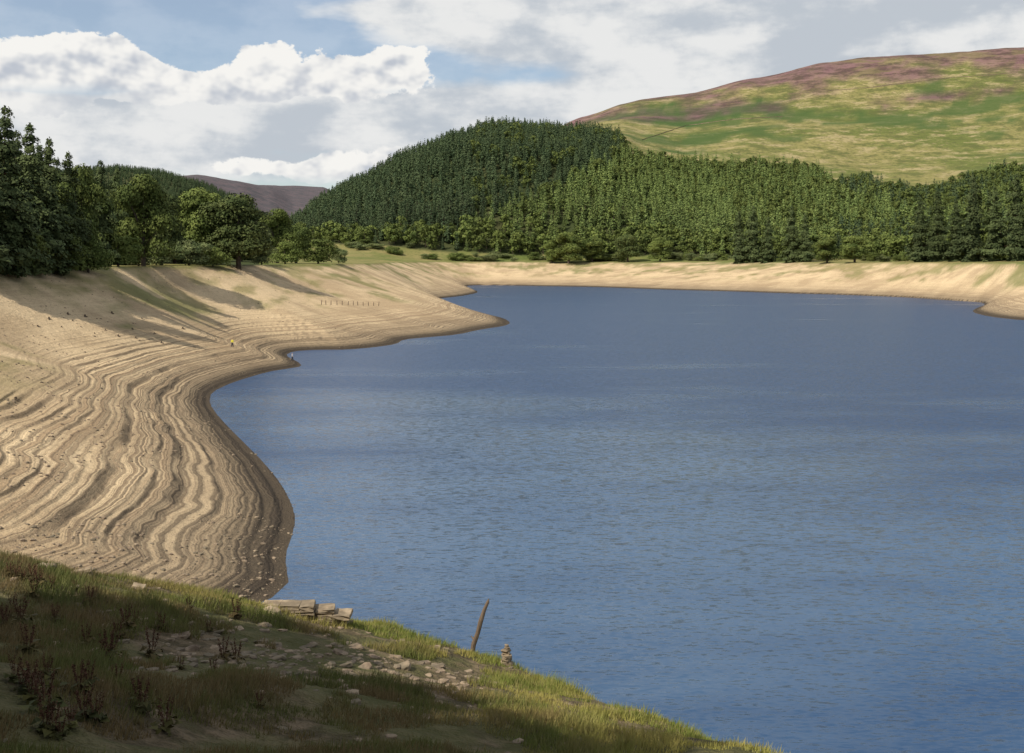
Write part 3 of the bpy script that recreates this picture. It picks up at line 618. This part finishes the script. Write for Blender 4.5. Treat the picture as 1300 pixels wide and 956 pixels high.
# ------------------------------------------------------------------ people
def flat(name, col, rough=.8):
    m, t = newmat(name); n = t.noise(t.pos(), 12, 2); finish(t, t.mix(n, tuple(v*.8 for v in col), col), rough, .2); return m
def skin(name, verts, edges, mat, parent, sub=1):
    me = bpy.data.meshes.new(name); me.from_pydata([v[:3] for v in verts], edges, []); me.materials.append(mat); o = obj(name, me, parent)
    md = o.modifiers.new('skin', 'SKIN'); sv_ = me.skin_vertices[0].data
    for i, v in enumerate(verts): sv_[i].radius = (v[3], v[3] if len(v) < 5 else v[4])
    sv_[0].use_root = True; s_ = o.modifiers.new('sub', 'SUBSURF'); s_.levels = sub; s_.render_levels = sub; return o
def person(loc, rz, label, top, trou, stride=.12, arm=.08, hair=(.04,.025,.015)):
    r = empty('person', loc, rz); S = flat('skin', (.5,.32,.24)); a = stride
    body = [(0,0,.95,.13,.10),(0,0,1.2,.13,.09),(0,0,1.40,.14,.09),(0,0,1.50,.055),(0,.01,1.60,.08),(0,.01,1.68,.075),
            (.10,0,.90,.085),(.11,a*.6,.50,.06),(.11,a,.08,.04),(.11,a+.15,.03,.035),(-.10,0,.90,.085),(-.11,-a*.2,.50,.06),(-.11,-a,.08,.04),(-.11,-a+.15,.03,.035),
            (.19,0,1.40,.055),(.24,-.02,1.13,.042),(.25,arm+.05,.88,.032),(.25,arm+.09,.80,.03),(-.19,0,1.40,.055),(-.24,.02,1.13,.042),(-.25,arm,.88,.032),(-.25,arm+.04,.80,.03)]
    ed = [(0,1),(1,2),(2,3),(3,4),(4,5),(0,6),(6,7),(7,8),(8,9),(0,10),(10,11),(11,12),(12,13),(2,14),(14,15),(15,16),(16,17),(2,18),(18,19),(19,20),(20,21)]
    skin('body', body, ed, S, r, 2)
    skin('jacket', [(0,0,.93,.165,.13),(0,0,1.2,.16,.12),(0,0,1.40,.165,.11),(.20,0,1.41,.075),(.245,-.02,1.13,.06),(.255,arm+.04,.90,.048),(-.20,0,1.41,.075),(-.245,.02,1.13,.06),(-.255,arm,.90,.048)], [(0,1),(1,2),(2,3),(3,4),(4,5),(2,6),(6,7),(7,8)], flat('jacket', top), r, 2)
    skin('trousers', [(0,0,.98,.15,.12),(.10,0,.88,.10),(.11,a*.6,.50,.078),(.11,a,.10,.06),(-.10,0,.88,.10),(-.11,-a*.2,.50,.078),(-.11,-a,.10,.06)], [(0,1),(1,2),(2,3),(0,4),(4,5),(5,6)], flat('trousers', trou), r, 2)
    skin('hair', [(0,-.02,1.64,.085),(0,-.01,1.71,.075)], [(0,1)], flat('hair', hair), r, 2)
    tag(r, label, 'person'); return r
x, y, z = ground_at(295, 442, 40, 500); person((x,y,z-.02), 2.6, 'person in a yellow top standing on the dried shore', (.75,.68,.05), (.03,.035,.05))
x, y, z = ground_at(371, 459, 40, 500); person((x,y,z-.02), -1.2, 'person in pale top and dark trousers beside the water on the small point', (.55,.55,.57), (.05,.05,.06), .2)

# ------------------------------------------------------------------ light, sky, camera
s = bpy.data.lights.new('sun', 'SUN'); s.energy = 5.0; s.angle = math.radians(.5); s.color = (1,.94,.83); so = bpy.data.objects.new('sun', s); C.objects.link(so); so.rotation_euler = SUN.to_track_quat('Z','Y').to_euler()
w = bpy.data.worlds.new('World'); bpy.context.scene.world = w; w.use_nodes = True; t = NT(w.node_tree)
sky = t.n('ShaderNodeTexSky', sky_type='NISHITA'); sky.sun_disc = False; sky.sun_elevation = math.asin(SUN.z); sky.sun_rotation = math.atan2(SUN.x, SUN.y); sky.altitude = 300; sky.ozone_density = 1.2
tc = t.n('ShaderNodeTexCoord').outputs['Generated']; sp = t.n('ShaderNodeSeparateXYZ', ins={0: tc}); dx, dy, dz = sp.outputs
az = t.m('ARCTAN2', dx, dy); el = t.m('ARCSINE', dz)
cvb = t.n('ShaderNodeCombineXYZ', ins={0: az, 1: t.m('MULTIPLY', el, 1.3), 2: 0.35}).outputs[0]
cvs = t.n('ShaderNodeCombineXYZ', ins={0: az, 1: t.m('MULTIPLY', el, 3.0), 2: 3.7}).outputs[0]
def blobs(BL, want_v):
    tot = None; vert = None
    for px, py, rx, ry, wt in BL:
        a0 = math.atan((px-650)/F); e0 = math.atan((HZ-py)/F*math.cos(a0))
        X_ = t.m('MULTIPLY_ADD', az, F/rx, -a0*F/rx); Y_ = t.m('MULTIPLY_ADD', el, F/ry, -e0*F/ry)
        q = t.m('MULTIPLY', t.m('EXPONENT', t.m('MULTIPLY', t.m('MULTIPLY_ADD', X_, X_, t.m('MULTIPLY', Y_, Y_)), -1.0)), wt)
        tot = q if tot is None else t.m('ADD', tot, q)
        if want_v: v = t.m('MULTIPLY', q, Y_); vert = v if vert is None else t.m('ADD', vert, v)
    return tot, vert
A_t, A_v = blobs([(120,74,62,46,1.15),(30,86,70,40,1.0),(190,104,50,26,.8),(345,92,52,36,1.15),(280,112,50,22,.7),(440,104,46,34,1.1),(505,92,44,30,1.1),(560,116,34,18,.7),(365,212,120,20,1.0),(520,200,60,14,.6)], True)
B_t, _ = blobs([(230,150,380,38,1.2),(60,185,190,36,1.0),(620,150,260,40,.85),(800,38,300,38,1.4),(1120,50,300,62,1.6),(580,10,130,20,1.0),(430,215,190,24,.6),(900,95,120,24,.5)], False)
off = t.n('ShaderNodeVectorMath', operation='ADD'); t.put(off.inputs[0], cvb); off.inputs[1].default_value = (-.006,.012,0)
f1 = t.noise(cvb, 14, 6, .60); f2 = t.noise(cvb, 24, 3, .55); f3 = t.noise(off.outputs[0], 24, 3, .55); fb_ = t.noise(cvb, 3.0, 2, .5); fs = t.noise(cvs, 6, 5, .55)
high = t.m('MULTIPLY', t.ss(.24, .36, el), t.m('MULTIPLY_ADD', t.m('SUBTRACT', fb_, .5), 3.0, .65))
dA = t.m('ADD', A_t, t.m('MULTIPLY', t.m('SUBTRACT', f1, .5), 2.4)); rel = t.m('DIVIDE', A_v, t.m('ADD', A_t, .15))
covA = t.m('MULTIPLY', t.ss(.50, .62, dA), t.ss(-1.15, -.35, rel))
litA = t.m('ADD', t.m('MULTIPLY_ADD', rel, .42, .70), t.m('MULTIPLY', t.m('SUBTRACT', f2, f3), 3.6))
litA = t.m('ADD', litA, t.m('MULTIPLY', t.m('SUBTRACT', 1.0, t.ss(.55, 1.1, dA)), .14))
cA = t.mix(t.ss(.0, 1.0, litA), (.56,.60,.67), (1.0,.985,.95))
dB = t.m('ADD', t.m('ADD', B_t, high), t.m('MULTIPLY', t.m('SUBTRACT', fs, .5), 1.7)); covB = t.m('MAXIMUM', t.ss(.22, .78, dB), t.m('MULTIPLY_ADD', fb_, .3, .16))
cB = t.mix(t.ss(.40, .62, t.m('MULTIPLY_ADD', t.m('SUBTRACT', f1, .5), .6, fs)), (.56,.61,.67), (.88,.885,.88))
b1 = t.n('ShaderNodeBackground', ins={'Color': sky.outputs[0], 'Strength': .125}); b2 = t.n('ShaderNodeBackground', ins={'Color': t.mix(covA, cB, cA), 'Strength': .92})
mx = t.n('ShaderNodeMixShader', ins={0: t.m('MAXIMUM', covA, covB)}); t.put(mx.inputs[1], b1.outputs[0]); t.put(mx.inputs[2], b2.outputs[0]); ow = t.n('ShaderNodeOutputWorld'); t.put(ow.inputs[0], mx.outputs[0])
cam = bpy.data.cameras.new('camera'); co = bpy.data.objects.new('camera', cam); C.objects.link(co); co.location = (0,0,CZ); co.rotation_euler = (math.radians(90),0,0)
cam.sensor_width = 36; cam.lens = F/1300*36; cam.shift_y = -148/1300; cam.clip_start = .1; cam.clip_end = 20000
sc = bpy.context.scene; sc.camera = co; sc.view_settings.view_transform = 'Standard'; sc.view_settings.look = 'None'; sc.view_settings.exposure = 0
